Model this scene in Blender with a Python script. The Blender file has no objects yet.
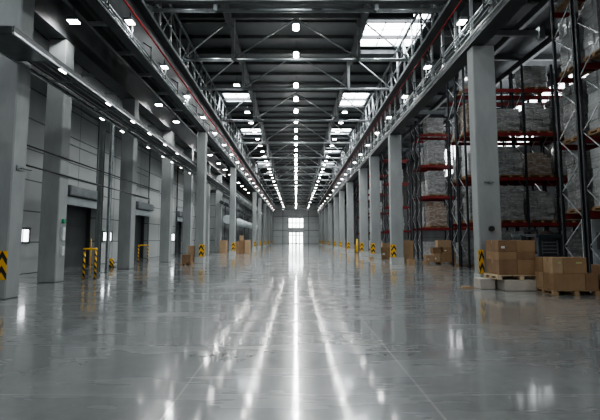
import bpy, bmesh, math, random
from mathutils import Vector, Matrix
random.seed(7)
S = bpy.context.scene
COL = S.collection
PI = math.pi
END = 150.0          # far wall
GE = 118.0           # end of the girders
BACK = -14.0
ORD = ['nearest', 'second', 'third', 'fourth', 'fifth', 'sixth', 'seventh', 'eighth', 'ninth', 'tenth', 'eleventh', 'twelfth',
       'thirteenth', 'fourteenth', 'fifteenth', 'sixteenth', 'seventeenth', 'eighteenth', 'nineteenth', 'twentieth']
ORD += ['twenty-' + w for w in ('first', 'second', 'third', 'fourth', 'fifth', 'sixth', 'seventh', 'eighth', 'ninth')]
ORD += ['thirtieth'] + ['thirty-' + w for w in ('first', 'second', 'third', 'fourth', 'fifth', 'sixth', 'seventh', 'eighth', 'ninth')]

ORD += ['fortieth', 'forty-first', 'forty-second', 'forty-third', 'forty-fourth']

# ------------------------------------------------------------------ materials
def mat_base(name):
    m = bpy.data.materials.new(name); m.use_nodes = True
    nt = m.node_tree
    return m, nt, nt.nodes['Principled BSDF']

def node(nt, typ, **kw):
    n = nt.nodes.new(typ)
    for k, v in kw.items():
        if k.startswith('_'): setattr(n, k[1:], v)
        else: n.inputs[k.replace('__', ' ')].default_value = v
    return n

def surf(name, c1, c2=None, rough=0.6, metal=0.0, scale=3.0, bump=0.0, stretch=(1, 1, 1), spec=None, rvar=0.0, detail=5, bscale=None, coords='Object'):
    m, nt, b = mat_base(name)
    c2 = c2 or tuple(min(1, c * 1.25) for c in c1)
    tc = node(nt, 'ShaderNodeTexCoord'); mp = node(nt, 'ShaderNodeMapping'); mp.inputs['Scale'].default_value = stretch
    nt.links.new(tc.outputs[coords], mp.inputs['Vector'])
    no = node(nt, 'ShaderNodeTexNoise', Scale=scale, Detail=detail, Roughness=0.6)
    nt.links.new(mp.outputs[0], no.inputs['Vector'])
    r = node(nt, 'ShaderNodeValToRGB')
    r.color_ramp.elements[0].position = 0.32; r.color_ramp.elements[1].position = 0.68
    r.color_ramp.elements[0].color = (*c1, 1); r.color_ramp.elements[1].color = (*c2, 1)
    nt.links.new(no.outputs[0], r.inputs[0]); nt.links.new(r.outputs[0], b.inputs['Base Color'])
    b.inputs['Roughness'].default_value = rough; b.inputs['Metallic'].default_value = metal
    if spec is not None: b.inputs['Specular IOR Level'].default_value = spec
    if rvar:
        mr = node(nt, 'ShaderNodeMapRange'); mr.inputs['To Min'].default_value = rough - rvar; mr.inputs['To Max'].default_value = rough + rvar
        nt.links.new(no.outputs[0], mr.inputs[0]); nt.links.new(mr.outputs[0], b.inputs['Roughness'])
    if bump:
        n2 = node(nt, 'ShaderNodeTexNoise', Scale=bscale or scale * 4, Detail=4); nt.links.new(mp.outputs[0], n2.inputs['Vector'])
        bp = node(nt, 'ShaderNodeBump', Strength=bump, Distance=0.02); nt.links.new(n2.outputs[0], bp.inputs['Height'])
        nt.links.new(bp.outputs[0], b.inputs['Normal'])
    return m

def glow(name, col, strength):
    m, nt, b = mat_base(name)
    b.inputs['Base Color'].default_value = (0.9, 0.9, 0.9, 1)
    b.inputs['Emission Color'].default_value = (*col, 1); b.inputs['Emission Strength'].default_value = strength
    return m

def floor_mat():
    m, nt, b = mat_base('polished_concrete')
    g = node(nt, 'ShaderNodeNewGeometry')
    def noise(sc, stretch, det=6, rg=0.6):
        mp = node(nt, 'ShaderNodeMapping'); mp.inputs['Scale'].default_value = stretch
        nt.links.new(g.outputs['Position'], mp.inputs['Vector'])
        n = node(nt, 'ShaderNodeTexNoise', Scale=sc, Detail=det, Roughness=rg); nt.links.new(mp.outputs[0], n.inputs['Vector'])
        return n
    a = noise(0.55, (1, 0.7, 1)); c = noise(5, (1, 1, 1), 8, 0.7); d = noise(0.9, (0.35, 1.6, 1), 4)
    mx = node(nt, 'ShaderNodeMix'); mx.data_type = 'FLOAT'; mx.inputs[0].default_value = 0.35
    nt.links.new(a.outputs[0], mx.inputs[2]); nt.links.new(c.outputs[0], mx.inputs[3])
    r = node(nt, 'ShaderNodeValToRGB')
    r.color_ramp.elements[0].position = 0.3; r.color_ramp.elements[1].position = 0.7
    r.color_ramp.elements[0].color = (0.185, 0.195, 0.195, 1); r.color_ramp.elements[1].color = (0.33, 0.342, 0.338, 1)
    nt.links.new(mx.outputs[0], r.inputs[0])
    # saw-cut joints
    sp = node(nt, 'ShaderNodeSeparateXYZ'); nt.links.new(g.outputs['Position'], sp.inputs[0])
    def math_(op, a_, b_=None, c_=None):
        n = node(nt, 'ShaderNodeMath', _operation=op)
        for i, v in enumerate((a_, b_, c_)):
            if v is None: continue
            if hasattr(v, 'is_linked') or hasattr(v, 'links'): nt.links.new(v, n.inputs[i])
            else: n.inputs[i].default_value = v
        return n.outputs[0]
    lines = []
    for x, w in ((-1.2, .011), (1.33, .013), (4.4, .008), (-4.6, .008)):
        lines.append(math_('LESS_THAN', math_('ABSOLUTE', math_('SUBTRACT', sp.outputs[0], x)), w))
    pp = math_('ABSOLUTE', math_('SUBTRACT', math_('PINGPONG', math_('ADD', sp.outputs[1], 20.2), 3.1), 0.0))
    lines.append(math_('MULTIPLY', math_('LESS_THAN', pp, 0.012), 0.5))
    t = lines[0]
    for l in lines[1:]: t = math_('MAXIMUM', t, l)
    t2 = math_('MULTIPLY', t, 0.8)
    mc = node(nt, 'ShaderNodeMix'); mc.data_type = 'RGBA'
    nt.links.new(t2, mc.inputs[0]); nt.links.new(r.outputs[0], mc.inputs[6]); mc.inputs[7].default_value = (0.5, 0.5, 0.48, 1)
    nt.links.new(mc.outputs[2], b.inputs['Base Color'])
    mr = node(nt, 'ShaderNodeMapRange'); mr.inputs['From Min'].default_value = 0.3; mr.inputs['From Max'].default_value = 0.7
    mr.inputs['To Min'].default_value = 0.20; mr.inputs['To Max'].default_value = 0.32
    nt.links.new(d.outputs[0], mr.inputs[0]); nt.links.new(mr.outputs[0], b.inputs['Roughness'])
    e = noise(1.3, (1, 1.3, 1), 3)
    bp = node(nt, 'ShaderNodeBump', Strength=0.03, Distance=0.02); nt.links.new(e.outputs[0], bp.inputs['Height'])
    nt.links.new(bp.outputs[0], b.inputs['Normal'])
    b.inputs['Specular IOR Level'].default_value = 0.55
    b.inputs['Coat Weight'].default_value = 0.85; b.inputs['Coat IOR'].default_value = 1.55
    mc2 = node(nt, 'ShaderNodeMapRange'); mc2.inputs['To Min'].default_value = 0.06; mc2.inputs['To Max'].default_value = 0.11
    nt.links.new(a.outputs[0], mc2.inputs[0]); nt.links.new(mc2.outputs[0], b.inputs['Coat Roughness']); nt.links.new(bp.outputs[0], b.inputs['Coat Normal'])
    return m

def panel_mat(name, c1, c2, px=2.4, pz=1.25, axis='Y'):
    """metal wall cladding with horizontal and vertical seams"""
    m, nt, b = mat_base(name)
    g = node(nt, 'ShaderNodeNewGeometry'); sp = node(nt, 'ShaderNodeSeparateXYZ'); nt.links.new(g.outputs['Position'], sp.inputs[0])
    no = node(nt, 'ShaderNodeTexNoise', Scale=0.5, Detail=5); nt.links.new(g.outputs['Position'], no.inputs['Vector'])
    r = node(nt, 'ShaderNodeValToRGB'); r.color_ramp.elements[0].position = .3; r.color_ramp.elements[1].position = .7
    r.color_ramp.elements[0].color = (*c1, 1); r.color_ramp.elements[1].color = (*c2, 1); nt.links.new(no.outputs[0], r.inputs[0])
    def seam(out, step, w):
        a = node(nt, 'ShaderNodeMath', _operation='PINGPONG'); nt.links.new(out, a.inputs[0]); a.inputs[1].default_value = step / 2
        l = node(nt, 'ShaderNodeMath', _operation='LESS_THAN'); nt.links.new(a.outputs[0], l.inputs[0]); l.inputs[1].default_value = w
        return l
    s1 = seam(sp.outputs[2], pz, 0.03); s2 = seam(sp.outputs[1 if axis == 'Y' else 0], px, 0.025)
    mx = node(nt, 'ShaderNodeMath', _operation='MAXIMUM'); nt.links.new(s1.outputs[0], mx.inputs[0]); nt.links.new(s2.outputs[0], mx.inputs[1])
    mc = node(nt, 'ShaderNodeMix'); mc.data_type = 'RGBA'; nt.links.new(mx.outputs[0], mc.inputs[0]); nt.links.new(r.outputs[0], mc.inputs[6])
    mc.inputs[7].default_value = (c1[0] * .3, c1[1] * .3, c1[2] * .3, 1)
    nt.links.new(mc.outputs[2], b.inputs['Base Color']); b.inputs['Roughness'].default_value = 0.55
    return m

def stripes_mat(name, freq, sx=1.0, use_abs=False, yellow=(0.85, 0.48, 0.02), black=(0.02, 0.02, 0.02)):
    m, nt, b = mat_base(name)
    tc = node(nt, 'ShaderNodeTexCoord'); sp = node(nt, 'ShaderNodeSeparateXYZ'); nt.links.new(tc.outputs['Object'], sp.inputs[0])
    ax = node(nt, 'ShaderNodeMath', _operation='ABSOLUTE' if use_abs else 'ADD'); nt.links.new(sp.outputs[0], ax.inputs[0])
    if not use_abs: nt.links.new(sp.outputs[1], ax.inputs[1])
    mu = node(nt, 'ShaderNodeMath', _operation='MULTIPLY'); nt.links.new(ax.outputs[0], mu.inputs[0]); mu.inputs[1].default_value = sx
    ad = node(nt, 'ShaderNodeMath', _operation='ADD'); nt.links.new(mu.outputs[0], ad.inputs[0]); nt.links.new(sp.outputs[2], ad.inputs[1])
    m2 = node(nt, 'ShaderNodeMath', _operation='MULTIPLY'); nt.links.new(ad.outputs[0], m2.inputs[0]); m2.inputs[1].default_value = freq
    fr = node(nt, 'ShaderNodeMath', _operation='FRACT'); nt.links.new(m2.outputs[0], fr.inputs[0])
    gt = node(nt, 'ShaderNodeMath', _operation='GREATER_THAN'); nt.links.new(fr.outputs[0], gt.inputs[0]); gt.inputs[1].default_value = 0.55
    mc = node(nt, 'ShaderNodeMix'); mc.data_type = 'RGBA'; nt.links.new(gt.outputs[0], mc.inputs[0])
    mc.inputs[6].default_value = (*yellow, 1); mc.inputs[7].default_value = (*black, 1)
    nt.links.new(mc.outputs[2], b.inputs['Base Color']); b.inputs['Roughness'].default_value = 0.45
    return m

def wrap_mat(name, c1, c2):
    """cartons seen through stretch film"""
    m, nt, b = mat_base(name)
    tc = node(nt, 'ShaderNodeTexCoord')
    br = node(nt, 'ShaderNodeTexBrick', Scale=1.0); br.inputs['Brick Width'].default_value = 0.55; br.inputs['Row Height'].default_value = 0.21
    br.inputs['Mortar Size'].default_value = 0.006
    br.inputs['Color1'].default_value = (*c1, 1); br.inputs['Color2'].default_value = (*c2, 1); br.inputs['Mortar'].default_value = (c1[0] * .62, c1[1] * .62, c1[2] * .62, 1)
    sp = node(nt, 'ShaderNodeSeparateXYZ'); nt.links.new(tc.outputs['Object'], sp.inputs[0])
    ad = node(nt, 'ShaderNodeMath', _operation='ADD'); nt.links.new(sp.outputs[0], ad.inputs[0]); nt.links.new(sp.outputs[1], ad.inputs[1])
    cb = node(nt, 'ShaderNodeCombineXYZ'); nt.links.new(ad.outputs[0], cb.inputs[0]); nt.links.new(sp.outputs[2], cb.inputs[1])
    nt.links.new(cb.outputs[0], br.inputs['Vector'])
    mp = node(nt, 'ShaderNodeMapping'); mp.inputs['Scale'].default_value = (1, 1, 2.2); mp.inputs['Rotation'].default_value = (0.4, 0.3, 0)
    nt.links.new(tc.outputs['Object'], mp.inputs['Vector'])
    no = node(nt, 'ShaderNodeTexNoise', Scale=5.0, Detail=6, Roughness=.7); nt.links.new(mp.outputs[0], no.inputs['Vector'])
    r = node(nt, 'ShaderNodeValToRGB'); r.color_ramp.elements[0].position = .48; r.color_ramp.elements[1].position = .66
    r.color_ramp.elements[0].color = (0, 0, 0, 1); r.color_ramp.elements[1].color = (.6, .6, .6, 1); nt.links.new(no.outputs[0], r.inputs[0])
    mc = node(nt, 'ShaderNodeMix'); mc.data_type = 'RGBA'; nt.links.new(r.outputs[0], mc.inputs[0]); nt.links.new(br.outputs[0], mc.inputs[6])
    mc.inputs[7].default_value = (.82, .83, .83, 1)  # whitish film patches, with its highlights painted into the base colour
    nt.links.new(mc.outputs[2], b.inputs['Base Color']); b.inputs['Roughness'].default_value = 0.3
    b.inputs['Coat Weight'].default_value = 1.0; b.inputs['Coat Roughness'].default_value = 0.08
    bp = node(nt, 'ShaderNodeBump', Strength=1.0, Distance=0.14); nt.links.new(no.outputs[0], bp.inputs['Height']); nt.links.new(bp.outputs[0], b.inputs['Normal'])
    return m

M = {}
M['concrete'] = surf('column_concrete', (0.27, 0.285, 0.285), (0.345, 0.36, 0.355), rough=.75, scale=1.1, stretch=(1.5, 1.5, .5), bump=.15, coords='Object')
M['pale'] = surf('pale_block', (.42, .39, .34), (.52, .48, .42), rough=.75, scale=2, bump=.1)
M['concrete_pale'] = surf('pale_concrete', (0.40, 0.41, 0.40), (0.50, 0.51, 0.49), rough=.7, scale=2, bump=.1)
M['floor'] = floor_mat()
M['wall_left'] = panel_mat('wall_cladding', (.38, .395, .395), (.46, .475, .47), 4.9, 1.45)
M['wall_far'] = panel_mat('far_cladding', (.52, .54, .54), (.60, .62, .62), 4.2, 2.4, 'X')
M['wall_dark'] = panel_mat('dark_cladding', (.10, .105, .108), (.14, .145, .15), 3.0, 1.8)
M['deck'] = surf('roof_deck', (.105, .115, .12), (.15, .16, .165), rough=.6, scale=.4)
M['deck_shaded'] = surf('shaded_roof_deck', (.035, .04, .042), (.06, .065, .07), rough=.7, scale=.4)  # roof deck copy, darkened in colour for the shade over the right aisle
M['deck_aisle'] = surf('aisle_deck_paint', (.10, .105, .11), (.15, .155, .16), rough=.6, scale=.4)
M['shiny'] = surf('shiny_sheet_metal', (.09, .10, .105), (.16, .175, .18), rough=.28, metal=.85, scale=2)
M['girder_paint'] = surf('girder_paint', (.035, .04, .042), (.06, .065, .068), rough=.5, scale=1.5)
M['steel_dark'] = surf('dark_steel', (.06, .065, .068), (.10, .105, .11), rough=.5, metal=.3, scale=1.5)
M['steel'] = surf('painted_steel', (.20, .22, .225), (.29, .31, .315), rough=.42, metal=.45, scale=2)
M['galv'] = surf('galvanised_steel', (.42, .45, .46), (.62, .65, .66), rough=.33, metal=.65, scale=6)
M['red_pipe'] = surf('red_pipe_paint', (.42, .02, .025), (.55, .035, .04), rough=.4, scale=3)
M['rack_black'] = surf('rack_upright_paint', (.012, .014, .018), (.03, .033, .04), rough=.45, scale=4)
M['rack_red'] = surf('rack_beam_paint', (.17, .015, .018), (.26, .025, .025), rough=.45, scale=4)
M['wood'] = surf('pallet_wood', (.28, .18, .10), (.46, .32, .19), rough=.8, scale=7, stretch=(.5, 3, 3), bump=.2)
M['wood_pale'] = surf('pale_pallet_wood', (.50, .38, .25), (.66, .54, .38), rough=.75, scale=7, stretch=(.5, 3, 3), bump=.2)
M['card'] = surf('cardboard', (.28, .175, .095), (.35, .225, .125), rough=.8, scale=2.5, bump=.05)
M['card_b'] = surf('cardboard_light', (.36, .245, .145), (.43, .30, .185), rough=.8, scale=2.5, bump=.05)
M['card_c'] = surf('cardboard_brown', (.21, .125, .068), (.28, .175, .10), rough=.8, scale=2.5, bump=.05)
M['tape'] = surf('packing_tape', (.22, .14, .07), (.28, .18, .10), rough=.3, scale=3)
M['print'] = surf('box_print', (.38, .40, .16), (.50, .52, .25), rough=.7, scale=3)
M['sticker'] = surf('paper_label', (.62, .62, .60), (.75, .75, .72), rough=.6, scale=9)
M['wrap_a'] = wrap_mat('wrapped_grey', (.27, .27, .265), (.42, .42, .41))
M['wrap_b'] = wrap_mat('wrapped_brown', (.30, .21, .15), (.38, .30, .23))
M['wrap_c'] = wrap_mat('wrapped_white', (.60, .61, .61), (.70, .71, .71))
M['sign'] = stripes_mat('hazard_chevrons', 2.6, 1.6, True)
M['stripe'] = stripes_mat('hazard_stripes', 4.2, .9, False)
M['yellow'] = surf('yellow_paint', (.80, .43, .02), (.88, .52, .04), rough=.45, scale=4)
M['black'] = surf('black_rubber', (.015, .015, .016), (.03, .03, .032), rough=.6, scale=4)
M['white_plastic'] = surf('white_enamel', (.62, .64, .64), (.72, .74, .74), rough=.4, scale=4)
M['green'] = surf('green_sign', (.02, .28, .12), (.03, .36, .16), rough=.5)
M['housing'] = surf('lamp_housing', (.18, .19, .2), (.25, .26, .27), rough=.4, metal=.5)
M['truck'] = surf('truck_body', (.03, .04, .045), (.06, .07, .075), rough=.4, scale=3)
M['truck_grey'] = surf('truck_panel', (.16, .17, .18), (.24, .25, .26), rough=.4, scale=6)
M['cab'] = surf('cabinet_paint', (.42, .47, .48), (.52, .57, .58), rough=.4, scale=2)
M['lamp_c'] = glow('lamp_bay', (1.0, .98, .95), 34)
M['lamp_s'] = glow('lamp_side', (1.0, .97, .93), 26)
M['lamp_g'] = glow('lamp_girder', (1.0, .98, .96), 14)
M['lamp_t'] = glow('lamp_tray', (1.0, .98, .96), 9)
M['sky'] = glow('skylight_pane', (.93, .97, 1.0), 7)
M['day'] = glow('daylight_pane', (.93, .97, 1.0), 3)
M['day_soft'] = glow('daylight_soft', (.93, .97, 1.0), 2.2)
M['door_dark'] = surf('dock_door_paint', (.05, .055, .058), (.075, .08, .083), rough=.55, scale=.8)

# ------------------------------------------------------------------ mesh helpers
class MB:
    def __init__(s): s.bm = bmesh.new()
    def box(s, x0, x1, y0, y1, z0, z1, rz=0, about=None, bevel=0):
        r = bmesh.ops.create_cube(s.bm, size=1)
        vs = r['verts']
        cx, cy, cz = (x0 + x1) / 2, (y0 + y1) / 2, (z0 + z1) / 2
        for v in vs:
            v.co = Vector((cx + v.co.x * (x1 - x0), cy + v.co.y * (y1 - y0), cz + v.co.z * (z1 - z0)))
        if bevel:
            es = list({e for v in vs for e in v.link_edges})
            rb = bmesh.ops.bevel(s.bm, geom=es, offset=bevel, segments=1, affect='EDGES')
            vs = list({v for f in rb['faces'] for v in f.verts} | {v for v in vs if v.is_valid})
        if rz:
            a = about or (cx, cy)
            c, n = math.cos(rz), math.sin(rz)
            for v in vs:
                dx, dy = v.co.x - a[0], v.co.y - a[1]
                v.co.x = a[0] + dx * c - dy * n; v.co.y = a[1] + dx * n + dy * c
        return s
    def bar(s, p, q, w, h):
        p, q = Vector(p), Vector(q); d = q - p; L = d.length
        rot = d.to_track_quat('Y', 'Z').to_matrix()
        r = bmesh.ops.create_cube(s.bm, size=1)
        for v in r['verts']:
            v.co = (p + q) / 2 + rot @ Vector((v.co.x * w, v.co.y * L, v.co.z * h))
        return s
    def tube(s, p, q, r, seg=8, r2=None):
        p, q = Vector(p), Vector(q); d = q - p
        rot = d.to_track_quat('Z', 'Y').to_matrix().to_4x4()
        g = bmesh.ops.create_cone(s.bm, segments=seg, radius1=r, radius2=r if r2 is None else r2, depth=d.length, cap_ends=True,
                                  matrix=Matrix.Translation((p + q) / 2) @ rot)
        for f in {f for v in g['verts'] for f in v.link_faces}:
            if len(f.verts) == 4: f.smooth = True
        return s
    def prism(s, pts, z0, z1):      # convex polygon extruded in z
        lo = [s.bm.verts.new((x, y, z0)) for x, y in pts]; hi = [s.bm.verts.new((x, y, z1)) for x, y in pts]
        n = len(pts); s.bm.faces.new(lo[::-1]); s.bm.faces.new(hi)
        for i in range(n): s.bm.faces.new((lo[i], lo[(i + 1) % n], hi[(i + 1) % n], hi[i]))
        return s
    def mesh(s, name, m):
        bmesh.ops.recalc_face_normals(s.bm, faces=s.bm.faces)
        me = bpy.data.meshes.new(name); s.bm.to_mesh(me); s.bm.free(); me.materials.append(M[m] if isinstance(m, str) else m)
        return me
    def build(s, name, m, parent=None):
        return link(name, s.mesh(name, m), parent)

def link(name, me, parent=None, loc=None):
    o = bpy.data.objects.new(name, me); COL.objects.link(o)
    if parent: o.parent = parent
    if loc: o.location = loc
    return o
def tag(o, label=None, cat=None, group=None, kind=None):
    if label: o['label'] = label
    if cat: o['category'] = cat
    if group: o['group'] = group
    if kind: o['kind'] = kind
    return o
def thing(name, loc, label, cat, group=None, rz=0):
    o = bpy.data.objects.new(name, None); COL.objects.link(o); o.location = loc; o.rotation_euler = (0, 0, rz)
    o.empty_display_size = .3
    return tag(o, label, cat, group)
def dup(root, loc, label=None, rz=None, scale=None, group=None):
    r = root.copy(); COL.objects.link(r); r.location = loc
    if rz is not None: r.rotation_euler = (0, 0, rz)
    if scale is not None: r.scale = scale
    if label: r['label'] = label
    if group: r['group'] = group
    for ch in list(root.children):
        c = ch.copy(); COL.objects.link(c); c.parent = r
        for g in list(ch.children):
            d = g.copy(); COL.objects.link(d); d.parent = c
    return r
def struct(o): o['kind'] = 'structure'; return o

# ------------------------------------------------------------------ shell
NX, ROOF = 8.0, 13.6        # main roof half width and height
LX, LROOF = -12.5, 12.0
RX = 18.5
f = MB(); f.box(LX - 1.2, RX + .3, BACK, END + .3, -.3, 0); struct(f.build('floor', 'floor'))
# roof with openings for the skylights
SKY = [(3.9, 7.3, 22.0, 25.9), (3.9, 6.1, 33.3, 38.4), (3.9, 6.1, 45.5, 48.5), (3.9, 6.1, 56, 59), (3.9, 6.1, 66, 69), (3.9, 6.1, 77, 80),
       (-6.1, -3.9, 33.5, 36.8), (-6.1, -3.9, 45.5, 48.5), (-6.1, -3.9, 66, 69)]
ceil = struct(bpy.data.objects.new('ceiling', None)); COL.objects.link(ceil)
def roof_panel(x0, x1, y0, y1, z):
    MB().box(x0, x1, y0, y1, z, z + .2).build('roof_deck', 'deck' if x1 < 8 else 'deck_shaded', ceil)
def strip(x0, x1, holes):
    y = BACK
    for a, b in sorted(holes):
        roof_panel(x0, x1, y, a, ROOF); y = b
    roof_panel(x0, x1, y, END + .3, ROOF)
strip(-NX, -6.1, []); strip(-6.1, -3.9, [(s[2], s[3]) for s in SKY if s[0] < 0])
strip(-3.9, 3.9, [])
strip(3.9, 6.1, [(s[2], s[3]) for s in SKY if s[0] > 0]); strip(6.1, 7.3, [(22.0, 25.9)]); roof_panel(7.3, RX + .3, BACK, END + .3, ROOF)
MB().box(LX - .5, -7.4, BACK, END + .3, LROOF, LROOF + .2).build('aisle_deck', 'deck_aisle', ceil)
pm = MB().box(-NX, NX, -.06, .06, ROOF - .2, ROOF).mesh('purlin', 'steel_dark')
y = 15.0
while y < END:
    link('purlin', pm, ceil, (0, y, 0)); y += 1.9 if y < 70 else 3.8
pm = MB().box(LX, -7.4, -.1, .1, LROOF - .3, LROOF).mesh('aisle_purlin', 'steel_dark')
y = 13.0
while y < 80: link('aisle_purlin', pm, ceil, (0, y, 0)); y += 3.4
pm = MB().box(NX, RX, -.1, .1, ROOF - .35, ROOF).mesh('aisle_purlin', 'steel_dark')
y = 17.0
while y < 60: link('aisle_purlin', pm, ceil, (0, y, 0)); y += 3.4
for k, x in enumerate((9.4, 12.0, 14.6)):
    MB().box(x, x + .25, 12, END, ROOF - .75, ROOF - .35).build('roof_beam', 'steel_dark', ceil)
struct(MB().box(-8.0, -7.4, BACK, END, LROOF, ROOF + .2).build('wall_clerestory', 'deck'))
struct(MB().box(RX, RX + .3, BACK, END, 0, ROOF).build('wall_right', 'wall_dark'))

# skylights: one thing each
for i, (x0, x1, y0, y1) in enumerate(SKY):
    side = 'right' if x0 > 0 else 'left'
    n = [s for s in SKY if (s[0] > 0) == (x0 > 0)].index((x0, x1, y0, y1))
    t = thing('skylight', ((x0 + x1) / 2, (y0 + y1) / 2, ROOF),
              f'{"large " if i == 0 else ""}bright roof skylight with thin bars, {ORD[n]} of the {side} slope', 'skylight', 'skylights in the hall roof')
    w, d = (x1 - x0) / 2, (y1 - y0) / 2
    MB().box(-w, w, -d, d, .2, .24).build('pane', 'sky', t)
    fr = MB()
    for a in (-w, w): fr.box(a - .05, a + .05, -d, d, -.02, .3)
    for a in (-d, d): fr.box(-w, w, a - .05, a + .05, -.02, .3)
    fr.build('skylight_frame', 'galv', t)
    br = MB()
    for k in range(1, 4): br.box(-w, w, -d + 2 * d * k / 4 - .035, -d + 2 * d * k / 4 + .035, .05, .16)
    for k in range(1, 3 if w > 1.2 else 2): br.box(-w + 2 * w * k / (3 if w > 1.2 else 2) - .03, -w + 2 * w * k / (3 if w > 1.2 else 2) + .03, -d, d, .05, .16)
    br.build('glazing_bar', 'galv', t)

# left wall with dock doorways
DOORS = [(23.0, 26.8), (33.0, 36.3), (44.8, 48.0)]
y = BACK; k = 0
wl = struct(bpy.data.objects.new('wall_left', None)); COL.objects.link(wl)
for a, b in DOORS:
    MB().box(LX - .3, LX, y, a, 0, LROOF).build('wall_panel', 'wall_left', wl)
    MB().box(LX - .3, LX, a, b, 3.5, LROOF).build('wall_panel', 'wall_left', wl)
    y = b
MB().box(LX - .3, LX, y, END, 0, LROOF).build('wall_panel', 'wall_left', wl)
for n, (a, b) in enumerate(DOORS):
    d = struct(bpy.data.objects.new(f'door_{n + 1}', None)); COL.objects.link(d)
    lf = MB()
    for q in range(6): lf.box(LX - .62, LX - .55, a, b, q * .585, q * .585 + .575)
    lf.box(LX - .66, LX - .63, a - .3, b + .3, 0, 3.8); lf.build('door_leaf', 'door_dark', d)
    MB().box(LX - .6, LX - .3, a - .05, a, 0, 3.5).box(LX - .6, LX - .3, b, b + .05, 0, 3.5).box(LX - .6, LX - .3, a, b, 3.5, 3.55).build('door_reveal', 'steel_dark', d)
    MB().box(LX, LX + .08, a - .16, a, 0, 4.9).box(LX, LX + .08, b, b + .16, 0, 4.9).build('door_frame', 'steel', d)
    MB().box(LX, LX + .45, a - .1, b + .1, 3.95, 4.5, bevel=.05).build('shutter_box', 'steel', d)
    MB().box(LX, LX + .22, a - .1, b + .1, 3.45, 3.9).build('door_header', 'cab', d)
    pf = MB()
    pf.box(LX, LX + .07, a, b, 4.95, 5.05).box(LX, LX + .07, a, b, 9.0, 9.1).box(LX, LX + .07, a, a + .1, 5, 9).box(LX, LX + .07, b - .1, b, 5, 9)
    pf.box(LX, LX + .05, a, b, 6.8, 6.86)
    pf.build('panel_frame', 'steel', d)
    MB().tube((LX + .16, a - .3, 0), (LX + .16, a - .3, 9.2), .05).build('cable_pipe', 'steel_dark', d)
WINS = [(19.25, 20.1, 1.48, 2.04), (27.85, 29.1, 1.5, 2.02), (43.0, 44.2, 1.45, 2.1)]
for n, (a, b, z0, z1) in enumerate(WINS):
    w = struct(bpy.data.objects.new(f'window_{n + 1}', None)); COL.objects.link(w)
    MB().box(LX, LX + .03, a, b, z0, z1).build('window_pane', 'day_soft', w)
    e = .09
    MB().box(LX, LX + .07, a - e, a, z0 - e, z1 + e).box(LX, LX + .07, b, b + e, z0 - e, z1 + e).box(LX, LX + .07, a, b, z0 - e, z0).box(LX, LX + .07, a, b, z1, z1 + e).box(LX, LX + .05, (a + b) / 2 - .02, (a + b) / 2 + .02, z0, z1).build('window_frame', 'steel_dark', w)
for n, yy in enumerate((21.6, 31.2, 40.5, 51.0)):
    struct(MB().tube((LX + .15, yy, 0), (LX + .15, yy, 11), .07).build(f'trim_{n + 1}', 'steel_dark'))

# far wall with glazed doors and a window above
wf = struct(bpy.data.objects.new('wall_far', None)); COL.objects.link(wf)
for b in ((LX - 1.2, -2.6, 0, ROOF), (2.6, RX + .3, 0, ROOF), (-2.6, 2.6, 4.0, 5.4), (-2.6, 2.6, 8.9, ROOF)):
    MB().box(b[0], b[1], END, END + .3, b[2], b[3]).build('wall_panel', 'wall_far', wf)
for x in (-8.0, -4.6, 4.4, 8.0): MB().box(x - .1, x + .1, END - .2, END, 0, 11.5).build('wall_rail', 'steel', wf)
for z in (4.4, 9.4): MB().box(-8, -2.8, END - .1, END, z, z + .2).build('wall_rail', 'steel', wf); MB().box(2.8, 8, END - .1, END, z, z + .2).build('wall_rail', 'steel', wf)
w = struct(bpy.data.objects.new('window_4', None)); COL.objects.link(w)
MB().box(-2.6, 2.6, END + .1, END + .15, 5.4, 8.9).build('window_pane', 'day', w)
fr = MB()
for x in (-2.6, -1.3, 0, 1.3, 2.6): fr.box(x - .13, x + .13, END, END + .1, 5.4, 8.9)
for z in (5.4, 7.15, 8.9): fr.box(-2.6, 2.6, END, END + .1, z - .12, z + .12)
fr.build('window_frame', 'steel_dark', w)
d = struct(bpy.data.objects.new('door_4', None)); COL.objects.link(d)
MB().box(-2.6, 2.6, END + .1, END + .15, .0, 4.0).build('door_pane', 'day', d)
fr = MB()
for x in (-2.5, -1.2, -.1, .1, 1.2, 2.5): fr.box(x - .15, x + .15, END, END + .1, 0, 4.0)
for z in (.1, 2.9, 3.95): fr.box(-2.6, 2.6, END, END + .1, z - .11, z + .11)
fr.build('door_frame', 'steel_dark', d)
MB().box(-.45, -.35, END - .08, END, 1.0, 1.6).build('door_handle', 'steel', d)
# high daylight strip on the right wall, seen through the racks
w = struct(bpy.data.objects.new('window_5', None)); COL.objects.link(w)
MB().box(RX - .05, RX, 22, 60, 9.3, 12.6).build('window_pane', 'day_soft', w)
fr = MB(); yy = 22
while yy <= 60: fr.box(RX - .12, RX - .05, yy - .06, yy + .06, 9.3, 12.6); yy += 1.9
fr.box(RX - .12, RX - .05, 22, 60, 10.9, 11.0); fr.build('window_frame', 'steel_dark', w)

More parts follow.
